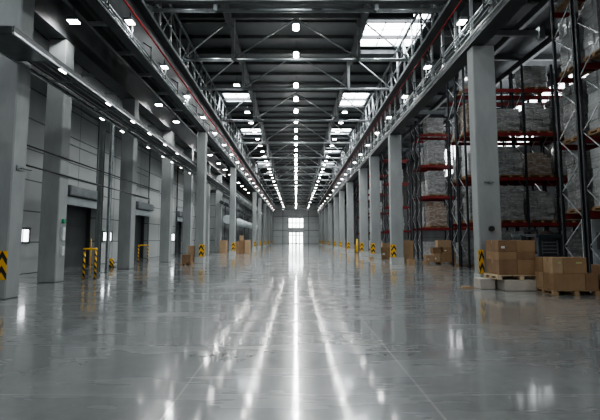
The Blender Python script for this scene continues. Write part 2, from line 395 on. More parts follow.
# ------------------------------------------------------------------ columns
def column(x, y, w, d, h, nave, label, group, sign=True, name='concrete_column', plinth=True):
    """x = nave-side face; nave = +1 if the nave is toward +x; y = front face"""
    s = -nave
    cx = x + s * w / 2
    t = thing(name, (cx, y + d / 2, 0), label, 'column', group)
    MB().box(-w / 2, w / 2, -d / 2, d / 2, 0, h, bevel=.03).build('shaft', 'concrete', t)
    if plinth:
        MB().box(-w / 2 - .02, w / 2 + .02, -d / 2 - .02, d / 2 + .02, 0, .42, bevel=.01).build('plinth', 'concrete_pale', t)
    if sign:
        sg = MB().box(-.13, .13, -.02, .0, -.4, .4).build('hazard_sign', 'sign', t)
        sg.location = (nave * (w / 2 - .15), -d / 2, .84)
        s2 = MB().box(-.02, .02, -.13, .13, -.4, .4).build('hazard_sign', 'stripe', t)
        s2.location = (nave * (w / 2 + .02), -d / 2 + .13, .84)
    return t
LCOL = [28.5, 43.0, 65.6, 74.9, 87.0, 98.0, 110.0]
RCOL = [14.6, 27.6, 35.0, 41.0, 51.2, 60.3, 69.0, 81.0, 92.0, 103.0, 113.0]
for i, yy in enumerate(LCOL):
    column(-6.1, yy, .56, .6, 8.81, 1, f'{ORD[i]} concrete column under the left girder, striped yellow sign at its foot', 'left inner columns')
for i, yy in enumerate(RCOL):
    t = column(6.2 if i == 0 else 6.1, yy, .78, .5, 8.4, -1, f'{ORD[i]} concrete column under the right girder, striped yellow sign at its foot', 'right inner columns')
    if i == 0:
        for c in t.children:
            if c.name.startswith('hazard_sign'): c.scale = (.55, .3, 1); c.location.x = -.33 if c.location.y < -.24 else c.location.x; c.location.y -= .09 * (c.location.y > -.24)
        MB().tube((.0, -.36, 3.55), (.0, -.25, 3.55), .05).box(-.16, .16, -.3, -.25, 3.53, 3.57).build('hook', 'steel', t)
        MB().tube((.02, -.34, 1.95), (.02, -.25, 1.95), .09, 12).build('call_button', 'black', t)
OCOL = [16.0, 23.1, 30.2, 36.2, 43.6, 50.8]
for i, yy in enumerate(OCOL):
    t = column(-8.86, yy, .68, .62, 9.3, 1, f'{ORD[i]} wide grey column in the outer row along the dock doors', 'left outer columns', sign=False, plinth=False)
    if i == 0:
        for z0, z1, nm, mt in ((1.55, 2.05, 'switch_box', 'white_plastic'), (.98, 1.32, 'socket_box', 'white_plastic'), (2.2, 2.35, 'green_label', 'green')):
            MB().box(.34, .42, -.05, .1, z0, z1).build(nm, mt, t)
t = column(-7.7, 11.55, 1.3, .6, LROOF, 1, 'nearest grey column at left edge with chevron sign and small bracket', None, sign=False, plinth=False)
MB().box(-.125, .125, -.02, 0, -.38, .38).build('hazard_sign', 'sign', t).location = (.535, -.31, .90)
MB().box(.65, .68, -.15, .15, 3.5, 3.62).tube((.66, 0, 3.56), (1.0, 0, 3.5), .02).build('bracket', 'steel', t)

# steel posts by the first dock bay
for x, yy, wd, lb in ((-9.42, 20.6, .2, 'slim grey steel post standing just left of the downpipe post'), (-9.1, 20.9, .12, 'thin steel downpipe post right of the slim grey post')):
    t = thing('steel_post', (x, yy, 0), lb, 'post', 'steel posts by the dock bay')
    MB().box(-wd / 2, wd / 2, -.1, -.08, 0, 7.7).box(-wd / 2, wd / 2, .08, .1, 0, 7.7).box(-.02, .02, -.1, .1, 0, 7.7).build('post_shaft', 'galv' if wd < .15 else 'steel', t)
    MB().box(-wd * .8, wd * .8, -.16, .16, 0, .03).build('base_plate', 'steel', t)

# outer beam of the left aisle
t = thing('edge_beam', (-9.2, 0, 9.3), 'dark concrete beam carried by the outer left columns', 'beam')
MB().box(-.34, .34, BACK, 54, 0, 1.3).build('beam_body', 'steel_dark', t)
MB().box(-.4, .4, BACK, 54, 1.3, 1.45).build('beam_cap', 'steel', t)
for k, (z, y1) in enumerate(((4.66, 21.5), (4.0, 19.8))):
    tag(MB().tube((-8.8, 10.5, z), (-8.8, y1 + 6, z), .028, 6).build('conduit_pipe', 'black'), ('upper' if k == 0 else 'lower') + ' dark conduit line running along the outer left columns', 'pipe')

# ------------------------------------------------------------------ lamps
def lamp_proto(name, kind):
    t = bpy.data.objects.new(name, None); COL.objects.link(t)
    if kind == 'bay':
        MB().prism([(.15 * math.cos(a * PI / 4 + PI / 8), .15 * math.sin(a * PI / 4 + PI / 8)) for a in range(8)], -.22, 0).build('lamp_glass', 'lamp_c', t)
        MB().tube((0, 0, 0), (0, 0, .16), .17, 10, .08).build('lamp_housing', 'housing', t)
        MB().tube((0, 0, .16), (0, 0, .95), .015, 5).build('lamp_rod', 'steel_dark', t)
    elif kind == 'side':
        MB().box(-.18, .18, -.13, .13, -.09, -.04).build('lamp_glass', 'lamp_s', t)
        MB().box(-.21, .21, -.16, .16, -.06, .08, bevel=.02).build('lamp_housing', 'housing', t)
        MB().tube((0, 0, .08), (0, 0, .48), .015, 5).build('lamp_rod', 'steel_dark', t)
    elif kind == 'girder':
        MB().box(-.12, .12, -.16, .16, -.07, -.045).build('lamp_glass', 'lamp_g', t)
        MB().box(-.14, .14, -.2, .2, -.05, .06, bevel=.02).build('lamp_housing', 'housing', t)
        MB().box(-.015, .015, -.015, .015, .06, .3).build('lamp_bracket', 'black', t)
    else:
        MB().box(-.03, .03, -.15, .15, -.045, -.02).build('lamp_glass', 'lamp_t', t)
        MB().box(-.045, .045, -.18, .18, -.03, -.002).build('lamp_housing', 'housing', t)
    return t
def row(name, kind, pos, lab, group, cat='lamp'):
    p = lamp_proto(name, kind)
    for i, c in enumerate(pos):
        o = p if i == 0 else dup(p, c)
        o.location = c; tag(o, lab.format(ORD[i]), cat, group)
cy = [20.35, 23.55, 28.4, 31.3] + [34.3 + 3.1 * k for k in range(14)] + [79 + 4.6 * k for k in range(15)]
row('high_bay_lamp', 'bay', [(0, yy, 12.1) for yy in cy], '{} white high bay lamp of the central row under the roof ridge', 'central row of high bay lamps')
sy = [28.6] + [35.0 + 3.2 * k for k in range(13)] + [78 + 5 * k for k in range(14)]
row('ceiling_lamp', 'side', [(-4.05, yy, 12.15) for yy in sy], '{} flat lamp in the roof row left of the central lamps', 'left roof lamps')
row('ceiling_lamp', 'side', [(4.05, yy, 12.15) for yy in sy[1:]], '{} flat lamp in the roof row right of the central lamps', 'right roof lamps')
gy = [14.8 + 4.05 * k for k in range(13)] + [68.5 + 6.5 * k for k in range(8)]
row('girder_lamp', 'girder', [(-5.95, yy, 9.4) for yy in gy], '{} small lamp hung along the left girder beside the red pipe', 'left girder lamps')
row('girder_lamp', 'girder', [(5.95, yy, 9.4) for yy in gy], '{} small lamp hung along the right girder', 'right girder lamps')
ay = [15.4, 25.4, 29.2, 37.1, 41, 45.7, 49.9, 53.7, 57.5, 61.5, 65.5, 70, 75]
row('hanging_aisle_lamp', 'side', [(-8.3, yy, 9.75) for yy in ay], '{} flat lamp over the left aisle ceiling', 'left aisle lamps')
row('hanging_tray_lamp', 'tray', [(-6.66, yy, 6.40) for yy in (11.9, 14.9, 17.2, 19.2, 21.5, 23.8)], '{} small strip lamp on the inner rail of the left tray', 'inner tray lamps')
row('hanging_tray_lamp', 'tray', [(-7.74, yy, 6.40) for yy in (16.8, 18.8, 22.2, 24.7, 26.5, 28.6, 31)], '{} small strip lamp on the outer rail of the left tray', 'outer tray lamps')
# extra lamps added out of view to keep the near floor lit
row('added_fill_lamp', 'bay', [(0, yy, 12.1) for yy in (4, 10, 15.5)], '{} added unseen high bay lamp lighting the near end of the hall', 'added high bay fill lamps')
row('hanging_fill_lamp', 'side', [(11, 3, 12.2), (-10.4, 3, 11.2), (11, 10, 12.2), (-10.4, 10, 11.2)], '{} added unseen flat lamp lighting the near end of the aisles', 'added aisle fill lamps')

LD = {}
def light(kind, power, c):
    if (kind, power) not in LD:
        d = bpy.data.lights.new('lamp_light', kind); d.energy = power; d.shadow_soft_size = .05; d.color = (.93, .985, 1)
        if kind == 'SPOT': d.spot_size = math.radians(165); d.spot_blend = .6
        LD[kind, power] = d
    o = bpy.data.objects.new('lamp_light', LD[kind, power]); COL.objects.link(o); o.location = c
for yy in cy + [4, 10, 15.5]: light('SPOT', 150, (0, yy, 11.8))
for yy in sy[::2] + [6, 14, 22]: light('SPOT', 95, (-4.05, yy, 12.0)); light('SPOT', 95, (4.05, yy, 12.0))  # the last few have no fixture, added to light the near hall
for yy in ay + [3, 9]: light('SPOT', 75, (-8.3, yy, 9.6))  # the nearest ones are added fill without a fixture
for yy in (3, 10, 20): light('SPOT', 90, (11, yy, 12))  # added fill for the right aisle, no lamps seen there
for yy in gy[::2]: light('SPOT', 30, (-5.9, yy, 9.25)); light('SPOT', 30, (5.9, yy, 9.25))

# ------------------------------------------------------------------ left tray / trunking
t = thing('cable_trunking', (-7.2, 9.8, 6.44), 'long grey trunking with two bright rails hung along the left outer columns', 'trunking')
MB().box(-.48, .48, 0, 1.6, 0, .22, bevel=.03).box(-5.2, -.3, 0, .6, .02, .2).build('trunk_box', 'shiny', t)
for x, n in ((.5, 'rail'), (-.52, 'rail')):
    MB().box(x - .025, x + .025, 0, 40, -.0, .05).build(n, 'galv', t)
    MB().box(x - .012, x + .012, 0, 40, .05, .2).build('side_plate', 'girder_paint', t)
MB().box(-.4, .4, 1.6, 40, .16, .19).build('tray_plate', 'steel_dark', t)
for k in range(12):
    yy = 3.2 + 3.0 * k
    MB().box(-.5, .5, yy - .03, yy + .03, .02, .08).build('cross_bar', 'steel', t)
for x in (-.2, .05, .24):
    MB().tube((x, 1.3, .1), (x, 40, .1), .02, 6).build('cable', 'steel', t)

# ------------------------------------------------------------------ girders
def girder(sgn):
    side = 'right' if sgn > 0 else 'left'
    t = thing('girder', (sgn * 6.38, 0, 8.5), f'long dark steel girder on the {side} inner columns with bright edges', 'girder', 'main girders')
    s = sgn
    E2 = GE
    if s > 0: MB().box(-.27, .27, 6, E2, -.1, .04).build('bottom_flange', 'girder_paint', t)
    if s < 0:
        MB().box(-.02, .28, 6, E2, .32, .44).build('bottom_flange', 'girder_paint', t)
        MB().box(.05, .12, 6, E2, .44, 2.2).build('girder_web', 'girder_paint', t)
    else:
        MB().box(-.05, .05, 6, E2, .04, .5).build('girder_web', 'girder_paint', t)
        v = MB().box(-.05, .05, -.04, .04, .5, 2.2).mesh('web_post', 'galv')
        d1 = MB().bar((0, 0, .5), (0, 1.0, 2.2), .05, .05).mesh('web_brace', 'steel')
        d2 = MB().bar((0, 1.0, .5), (0, 2.0, 2.2), .03, .03).mesh('web_brace', 'galv')
        yy = 9.0; k = 0
        while yy < 75:
            link('web_post', v, t, (0, yy, 0)); link('web_brace', d1 if k % 2 else d2, t, (.1 * (k % 2), yy, 0)); yy += 1.5; k += 1
    a, b = sorted((-s * .42, s * .2))
    MB().box(a, b, 6, E2, 2.2, 2.3).build('top_flange', 'girder_paint', t)
    MB().tube((-s * .44, 6, 2.28), (-s * .44, E2, 2.28), .05, 8).build('edge_rail', 'galv', t)
    lz = .1 if s > 0 else .4
    MB().tube((-s * .31, 6, lz), (-s * .31, E2, lz), .03, 8).build('lower_rail', 'galv', t)
    for k, (dx, dz, r) in enumerate(((.34, .62, .03), (.24, .42, .025), (.42, .40, .018), (.18, .8, .025))):
        MB().tube((-s * dx, 6, dz), (-s * dx, E2, dz), r, 6).build('cable', 'galv' if k % 2 == 0 else 'steel', t)
    me = MB().bar((-s * .2, 0, .45), (-s * .45, 0, .5), .05, .05).bar((0, 0, 1.2), (-s * .45, 0, .9), .04, .04).bar((-s * .45, 0, .35), (-s * .45, 0, .95), .04, .04).mesh('tray_bracket', 'steel_dark')
    yy = 9.0
    while yy < 100: link('tray_bracket', me, t, (0, yy, 0)); yy += 2.0 if yy < 50 else 4.0
girder(-1); girder(1)
for s, nm, z in ((-1, 'left', 9.72), (1, 'right', 10.02)):
    tag(MB().tube((s * 5.86, 6, z), (s * 5.86, GE, z), .035 if s < 0 else .018, 8).build('sprinkler_pipe', 'red_pipe'), f'red sprinkler pipe running the length of the {nm} girder', 'pipe')

# lattice trusses above the girders
def lattice(sgn):
    side = 'right' if sgn > 0 else 'left'
    t = thing('lattice_truss', (sgn * 6.3, 0, 10.85), f'pale lattice truss of posts and diagonals above the {side} girder', 'truss', 'lengthwise lattice trusses')
    MB().tube((0, 12, 2.42), (0, GE, 2.42), .09, 8).build('top_chord', 'steel', t)
    MB().tube((0, 12, 1.35), (0, GE, 1.35), .045, 8).build('middle_chord', 'galv', t)
    post = MB().tube((0, 0, 0), (0, 0, 2.42), .055, 8).mesh('post', 'galv')
    thin = MB().tube((0, 0, 0), (0, 0, 2.42), .03, 6).mesh('post', 'steel')
    br = MB().tube((0, 0, .05), (0, 2.1, 2.4), .035, 6).mesh('brace', 'galv')
    br2 = MB().tube((0, 2.1, .05), (0, 0, 2.4), .028, 6).mesh('brace', 'steel')
    yy = 14.0; k = 0
    while yy < 75:
        link('post', post, t, (0, yy, 0)); link('post', thin, t, (sgn * .25, yy + .8, 0))
        link('brace', br if k % 2 else br2, t, (0, yy, 0)); yy += 1.7; k += 1
    # outriggers tying the truss to the side roof
    o = MB().bar((0, 0, 0), (sgn * 1.0, 0, .9), .07, .07).mesh('outrigger', 'galv')
    for yy in (16, 20.5, 25, 30, 38, 46): link('outrigger', o, t, (0, yy, 0))
lattice(-1); lattice(1)

# lengthwise dark roof beams with hanging posts
for s, nm in ((-1, 'left'), (1, 'right')):
    t = thing('roof_beam', (s * 3.45, 0, 12.75), f'dark lengthwise roof beam {nm} of the central lamps', 'beam', 'lengthwise roof beams')
    MB().box(-.05, .05, 12, END - .1, 0, .65).build('beam_web', 'steel_dark', t)
    MB().box(-.16, .16, 12, END - .1, -.06, 0).build('beam_flange', 'steel_dark', t)

# ------------------------------------------------------------------ transverse trusses
TY = [16.9, 21.8, 26.2, 33.4, 41.4, 49.2, 55.6, 61.5, 68, 75, 82, 90, 98, 106, 115, 126, 138]
def truss():
    t = bpy.data.objects.new('roof_truss', None); COL.objects.link(t)
    MB().tube((-3.3, 0, 0), (3.3, 0, 0), .085, 10).build('tie_bar', 'steel', t)
    for s in (-1, 1): MB().tube((s * 3.3, 0, 0), (s * 6.0, 0, 0), .085, 10).build('tie_bar', 'galv', t)
    MB().box(-6.2, 6.2, -.1, .1, 2.25, 2.5).build('top_chord', 'steel_dark', t)
    for s in (-1, 1):
        MB().tube((s * 5.95, 0, .05), (s * 3.4, 0, 2.25), .045, 8).build('brace', 'galv', t)
        MB().tube((s * 3.3, 0, .05), (0, 0, 2.25), .05, 8).build('brace', 'steel', t)
        MB().box(s * 3.3 - .08, s * 3.3 + .08, -.09, .09, -.05, 2.3).build('hanger', 'steel', t)
        MB().box(s * 6.0 - .12, s * 6.0 + .12, -.12, .12, -.15, .15).build('end_plate', 'galv', t)
    return t
tr = truss()
for i, yy in enumerate(TY):
    o = tr if i == 0 else dup(tr, (0, 0, 0))
    o.location = (0, yy, 10.95); tag(o, f'{ORD[i]} roof truss spanning the hall between both girders', 'truss', 'cross trusses of the roof')
# the heavy double beam in front of the first truss
t = thing('cross_beam', (0, 16.1, 10.85), 'heavy double beam crossing the whole hall near the top of the picture', 'beam')
MB().box(-5.9, 5.9, -.12, .12, -.02, .03).box(-5.9, 5.9, -.03, .03, .03, .2).box(-5.9, 5.9, -.12, .12, .2, .25).build('lower_beam', 'steel_dark', t)
MB().tube((-5.9, .1, .62), (5.9, .1, .62), .09, 10).build('upper_tube', 'steel', t)
for x in (-5.8, -2.5, .4, 2.6, 5.5): MB().box(x - .06, x + .06, -.1, .1, .2, .6).build('spacer', 'steel', t)
# ties over the aisles
for yy, lb in ((20.0, 'thick grey tie bar over the right aisle behind the first column'), (33.0, 'grey tie bar over the right aisle beyond the second column')):
    t = thing('aisle_tie', (6.9, yy, 11.5), lb, 'beam', 'right aisle ties')
    MB().box(0, 4.9, -.09, .09, -.13, .13).build('tie_body', 'steel', t); MB().box(4.8, 5.05, -.15, .15, -.3, .3).build('tie_plate', 'steel', t)
for k in range(6): MB().box(-12.3 + k * .8, -12.15 + k * .8, BACK, 80, LROOF - .5, LROOF - .3).build('roof_joist', 'steel', ceil)
for i, yy in enumerate((18.0, 21.0, 23.9, 27.0, 30.5, 35, 40, 46)):
    t = thing('aisle_tie', (-12.3, yy, 10.95), f'{ORD[i]} dark tie beam crossing above the left aisle', 'beam', 'left aisle ties')
    MB().box(0, 5.6, -.07, .07, -.08, .08).build('tie_body', 'galv', t); MB().box(4.9, 5.04, -.09, .09, -.5, .2).build('tie_drop', 'steel_dark', t)

# ------------------------------------------------------------------ pallets and loads
def pallet_parts(t, w, d, wood='wood', z=0):
    top = MB(); n = 7
    for k in range(n):
        yy = -d / 2 + (k + .5) * d / n
        top.box(-w / 2, w / 2, yy - d / n * .38, yy + d / n * .38, .115 + z, .14 + z)
    for x in (-w / 2 + .05, 0, w / 2 - .05): top.box(x - .05, x + .05, -d / 2, d / 2, .09 + z, .115 + z)
    top.build('deck_boards', wood, t)
    for x in (-w / 2 + .07, 0, w / 2 - .07):
        bl = MB()
        for yy in (-d / 2 + .07, 0, d / 2 - .07): bl.box(x - .07, x + .07, yy - .07, yy + .07, .02 + z, .09 + z)
        bl.box(x - .06, x + .06, -d / 2, d / 2, z, .021 + z)
        bl.build('pallet_runner', wood, t)

def load_mesh(name, w, d, h, m, seed):
    rnd = random.Random(seed); mb = MB()
    rows = max(3, int(h / .3)); hh = h / rows
    for r in range(rows):
        nx = 3; dx = w / nx
        for i in range(nx):
            for j in range(2):
                if r == rows - 1 and rnd.random() < .3: continue
                e = rnd.uniform(0, .05); g = rnd.uniform(0, .05)
                x0 = -w / 2 + i * dx; y0 = -d / 2 + j * d / 2
                mb.box(x0 + (e if i == 0 else 0), x0 + dx - (g if i == nx - 1 else 0), y0 + (g if j == 0 else 0), y0 + d / 2, r * hh, (r + 1) * hh - .002, bevel=.012)
    return mb.mesh(name, m)
LOADS = {}
for m in ('wrap_a', 'wrap_b', 'wrap_c'):
    for h in (1.25, 1.6, 1.9):
        LOADS[m, h] = load_mesh('wrapped_cartons', 1.16, .98, h, m, hash((m, h)) % 1000 if False else int(h * 100) + ord(m[-1]))
PTMP = bpy.data.objects.new('tmp', None); COL.objects.link(PTMP); pallet_parts(PTMP, 1.2, 1.0)
PM = [(c.name.split('.')[0], c.data) for c in PTMP.children]
for c in list(PTMP.children): bpy.data.objects.remove(c)
bpy.data.objects.remove(PTMP)
def pallet_load(x, y, z, m, h, label, group, detail=True, sx=1.0):
    t = thing('pallet_load', (x, y, z), label, 'pallet load', group, rz=random.uniform(-.03, .03))
    t.scale = (sx, 1, 1); t.location.z += .005
    o = link('wrapped_cartons', LOADS[m, h], t, (0, 0, .14))
    if detail:
        for n, me in PM: link(n, me, t)
    else:
        link('wooden_pallet', PM[0][1], t)
    return t

LEV = [2.5, 5.0, 7.5, 10.0]
def rack(x0, y0, bays, bay, depth, label, who, fill, height=11.4, detail=True):
    """end frame at x0 facing the hall, runs to +x; fill[level][bay]"""
    t = thing('pallet_rack', (x0, y0, 0), label, 'rack', 'pallet racks on the right')
    up = MB().box(-.05, .05, -.04, .04, 0, height).mesh('upright', 'rack_black')
    bm_ = MB().box(0, bay, -.025, .025, -.19, 0).mesh('beam', 'rack_red')
    br = MB()
    z = .4; k = 0
    while z < height - 1.1:
        a, b = (0, depth) if k % 2 == 0 else (depth, 0)
        br.bar((0, a, z), (0, b, z + .95), .03, .03); z += .95; k += 1
    brm = br.mesh('frame_bracing', 'galv')
    for i in range(bays + 1):
        link('upright', up, t, (i * bay, 0, 0)); link('upright', up, t, (i * bay, depth, 0))
        if i <= 1 or detail: link('frame_bracing', brm, t, (i * bay, 0, 0))
        if detail: link('foot_plate', MB().box(-.1, .1, -.1, .1, 0, .012).mesh('foot_plate', 'steel'), t, (i * bay, 0, 0))
    for L in LEV:
        for i in range(bays):
            link('beam', bm_, t, (i * bay, 0, L)); link('beam', bm_, t, (i * bay, depth, L))
    names = ['floor', 'first shelf', 'second shelf', 'third shelf', 'top shelf']
    kinds = {'g': 'wrap_a', 'b': 'wrap_b', 'w': 'wrap_c'}
    word = {'g': 'grey', 'b': 'brown', 'w': 'white'}
    for li, rowf in enumerate(fill):
        z = 0 if li == 0 else LEV[li - 1]
        for bi, ch in enumerate(rowf):
            if ch == '.': continue
            c = ch.lower(); h = 1.9 if ch.isupper() else (1.6 if (li + bi) % 2 else 1.25)
            pallet_load((x0 + (bi + .5) * bay), y0 + depth / 2, z, kinds[c], h,
                        f'{word[c]} film-wrapped pallet load on the {names[li]}, {ORD[bi] if bi else "first"} bay, {who}', 'film-wrapped pallet loads', detail, min(1.25, (bay - .22) / 1.2))
    return t
# near back-to-back pair at the right edge
rack(9.55, 12.95, 2, 1.7, 1.1, 'black and red pallet rack nearest at right edge, loaded high', 'nearest rack at right edge', ['..', 'WG', 'WG', 'WB', '..'])
rack(9.55, 14.25, 3, 1.7, 1.1, 'second pallet rack standing back to back behind the nearest one', 'second rack from the camera', ['...', 'GWG', 'GWG', 'WGB', 'G..'])
rack(9.4, 23.5, 4, 1.66, 1.15, 'tall rack with red beams seen frontally right of the nearest right column', 'rack right of nearest right column', ['.GBG', 'gGgg', 'wgbG', 'bggG', 'g.g.'])
rack(9.4, 24.85, 4, 1.66, 1.1, 'rack back to back behind the frontal rack with red beams', 'rack behind the frontal rack', ['g...', 'gg.g', 'g.g.', 'gg.g', '....'])
rack(9.9, 34.0, 2, 2.7, 1.1, 'red-beamed rack seen between the first and second right columns', 'rack between first two right columns', ['g.', 'BG', 'GG', 'GW', 'g.'])
rack(9.9, 35.3, 1, 2.7, 1.1, 'rack back to back behind the one between the first two right columns', 'rear rack between right columns', ['g', 'g', 'g', 'g', '.'], detail=False)
rack(9.3, 45.0, 1, 2.7, 1.1, 'distant rack seen through the gap behind the second right column', 'distant rack past second right column', ['g', 'g', 'b', 'g', '.'], detail=False)
rack(9.4, 56.0, 1, 2.7, 1.1, 'far rack seen past the third right column', 'far rack past third right column', ['g', 'g', 'g', 'w', '.'], detail=False)
rack(9.4, 66.0, 1, 2.7, 1.1, 'farthest rack glimpsed past the fifth right column', 'farthest rack past fifth right column', ['w', 'g', 'g', 'w', '.'], detail=False)

# ------------------------------------------------------------------ cardboard boxes
def carton(x, y, z, w, d, h, m, label, group, rz=0, prt=False, name='cardboard_box'):
    t = thing(name, (x, y, z), label, 'box', group, rz)
    MB().box(-w / 2, w / 2, -d / 2, d / 2, 0, h - .003, bevel=.008).build('box_body', m, t)
    MB().box(-w / 2 + .002, w / 2 - .002, -.03, .03, h - .002, h + .001).box(-w / 2 - .002, -w / 2, -.03, .03, h * .72, h).build('tape', 'tape', t)
    if prt: MB().box(w * .05, w * .3, -d / 2 - .003, -d / 2, h * .62, h * .72).build('printed_mark', 'print', t)
    elif w > .35: MB().box(-w * .35, -w * .15, -d / 2 - .003, -d / 2, h * .3, h * .5).build('paper_label', 'sticker', t) if random.random() < .15 else None
    return t
def pallet(x, y, w, d, label, rz=0, wood='wood', z=0, name='wooden_pallet'):
    t = thing(name, (x, y, z), label, 'pallet', 'wooden pallets on the floor', rz)
    pallet_parts(t, w, d, wood); return t
def loc(px, py, rz, dx, dy): return px + dx * math.cos(rz) - dy * math.sin(rz), py + dx * math.sin(rz) + dy * math.cos(rz)

# stack A: the nearest pallet (lower right)
ra = -.03; ax, ay_ = 8.02, 13.0
pallet(ax, ay_, 1.3, 1.15, 'long low pallet under the nearest cardboard boxes at right', ra)
GA = 'boxes on the nearest pallet'
for (dx, dy, z, w, d, h, m, lb, pr) in (
    (-.18, -.28, .14, .90, .54, .47, 'card', 'large cardboard box, lower front of the nearest pallet, paler side to the hall', False),
    (.46, -.28, .14, .36, .54, .47, 'card_c', 'narrow cardboard box at lower right corner of the nearest pallet', False),
    (-.18, .28, .14, .90, .54, .47, 'card_b', 'cardboard box at lower rear of the nearest pallet', False),
    (-.47, -.27, .61, .30, .5, .46, 'card_b', 'small pale cardboard box with printed mark, upper left front of nearest pallet', True),
    (.02, -.27, .61, .66, .5, .46, 'card', 'wide cardboard box with printed mark, upper front of nearest pallet', True),
    (-.3, .28, .61, .62, .5, .44, 'card', 'cardboard box at upper rear of the nearest pallet', False)):
    x, y = loc(ax, ay_, ra, dx, dy); carton(x, y, z, w, d, h, m, lb, GA, ra, pr)
# stack B: next pallet, partly out of frame
bx_, by_ = 9.02, 13.12 - .35
bx_, by_ = 9.27, 12.1
pallet(bx_, by_ + .32, 1.05, .9, 'pallet at right edge carrying two low layers of boxes')
GB = 'boxes on the right edge pallet'
for (dx, z, w, h, m, lb) in ((-.36, .14, .46, .36, 'card', 'cardboard box, lower left on the right edge pallet'), (.24, .14, .7, .36, 'card_c', 'wide brown box, lower right on the right edge pallet'),
                            (-.32, .50, .54, .36, 'card_c', 'brown box, upper left on the right edge pallet'), (.25, .50, .56, .36, 'card', 'cardboard box, upper right on the right edge pallet')):
    carton(bx_ + dx, by_ + .32, z, w - .05, .8, h, m, lb, GB)
# stack C: big cartons in front of the first right column, on pale blocks
t = thing('concrete_block', (6.14, 14.2, 0), 'short pale grey block at the foot of the nearest right column', 'block', 'low pale blocks')
MB().box(-.24, .24, -.27, .27, 0, .33, bevel=.015).build('block_body', 'pale', t)
t = thing('concrete_block', (6.95, 13.95, 0), 'long pale grey block carrying the pallet of large flat cartons', 'block', 'low pale blocks')
MB().box(-.5, .5, -.52, .52, 0, .34, bevel=.02).build('block_body', 'pale', t)
pallet(6.98, 13.93, 1.5, 1.0, 'pale pallet on the long grey block under the large flat cartons', 0, 'wood_pale', .345)
hs = (.46, .25, .36)
for r in range(3):
    z = .49 + sum(hs[:r])
    for c in range(2):
        rn = ('bottom', 'middle', 'top')[r]; cn = ('left', 'right')[c]
        carton(6.60 + c * .575, 13.95, z, .57, .9, hs[r], 'card_c' if (r + c) % 2 == 0 else 'card', f'large flat carton, {rn} {cn} of the stack in front of the nearest right column', 'large cartons before the first right column')
tag(MB().box(5.4, 5.8, 14.2, 14.26, .0, .05).tube((5.5, 14.5, .03), (5.75, 14.2, .03), .03).build('strapping', 'wood'), 'loose brown strapping on the floor before the nearest right column', 'strap')

# stack D: small pile in front of the rack, between right columns 1 and 2
pallet(9.35, 28.3, 1.9, 1.1, 'pallet under the small pile of boxes behind the second column gap')
GD = 'loose pile of boxes before the red-beamed rack'
for (dx, dy, z, w, d, h, m, lb) in (
    (.42, -.1, .14, .95, .7, .58, 'card', 'large box at lower right of the loose pile by the rack'),
    (-.27, -.15, .14, .40, .6, .52, 'card_b', 'small pale box at lower middle of the loose pile by the rack'),
    (-.72, -.1, .14, .44, .6, .42, 'card_b', 'lowest box at left end of the loose pile by the rack'),
    (-.24, -.12, .66, .56, .5, .38, 'card_c', 'brown box in the middle tier of the loose pile, left'),
    (.44, -.1, .725, .6, .55, .335, 'card', 'box in the middle tier of the loose pile, right'),
    (.25, -.1, 1.065, .88, .5, .46, 'card_b', 'topmost wide box of the loose pile by the rack')):
    carton(9.35 + dx, 28.3 + dy, z, w, d, h, m, lb, GD)
carton(7.35, 28.6, 0, .66, .6, 1.5, 'card_b', 'tall pale carton standing right of the second right column', 'boxes between right columns')
carton(7.15, 27.0, 0, .42, .4, .36, 'card_b', 'small box on the floor before the tall pale carton', 'boxes between right columns')
carton(7.55, 36.4, 0, 1.05, .9, .9, 'card', 'broad brown carton right of the third right column', 'boxes between right columns')
carton(7.6, 36.4, .9, .8, .7, .35, 'card_b', 'flat box lying on the broad brown carton', 'boxes between right columns')
carton(5.9, 34.0, 0, .35, .4, .22, 'card_b', 'tiny pale box on the floor left of the third right column', 'boxes between right columns')
carton(7.3, 53.5, 0, .7, .7, .95, 'card', 'brown carton far along the right columns', 'boxes between right columns')
carton(7.2, 64.5, 0, .8, .7, 1.1, 'card', 'farthest brown carton along the right columns', 'boxes between right columns')

# left-hand boxes
GL = 'boxes beside the left inner columns'
pallet(-6.78, 27.0, .7, .7, 'small pallet left of the nearest left inner column')
carton(-6.78, 27.0, .14, .52, .5, .5, 'card_c', 'brown crate on the small pallet left of the inner column', GL)
carton(-6.93, 28.9, 0, .45, .5, 1.15, 'card_b', 'tall pale carton behind the brown crate at left', GL)
for (x, w, h, m, lb) in ((-8.3, .8, 1.45, 'card_b', 'tall pale carton left of the second left inner column'), (-6.75, .5, 1.3, 'card', 'narrow carton right of the second left inner column'),
                      (-6.2, .55, 1.45, 'card_c', 'brown carton in the middle of the left carton row'), (-5.55, .62, 1.5, 'card_b', 'tallest pale carton of the left carton row')):
    carton(x, 49.5, 0, w, .7, h, m, lb, GL)
carton(-6.25, 49.5, 1.45, .4, .4, .55, 'card_b', 'small box on top of the brown carton in the left row', GL)
carton(-6.9, 58, 0, .7, .7, 1.2, 'card', 'far carton behind the left carton row', GL)

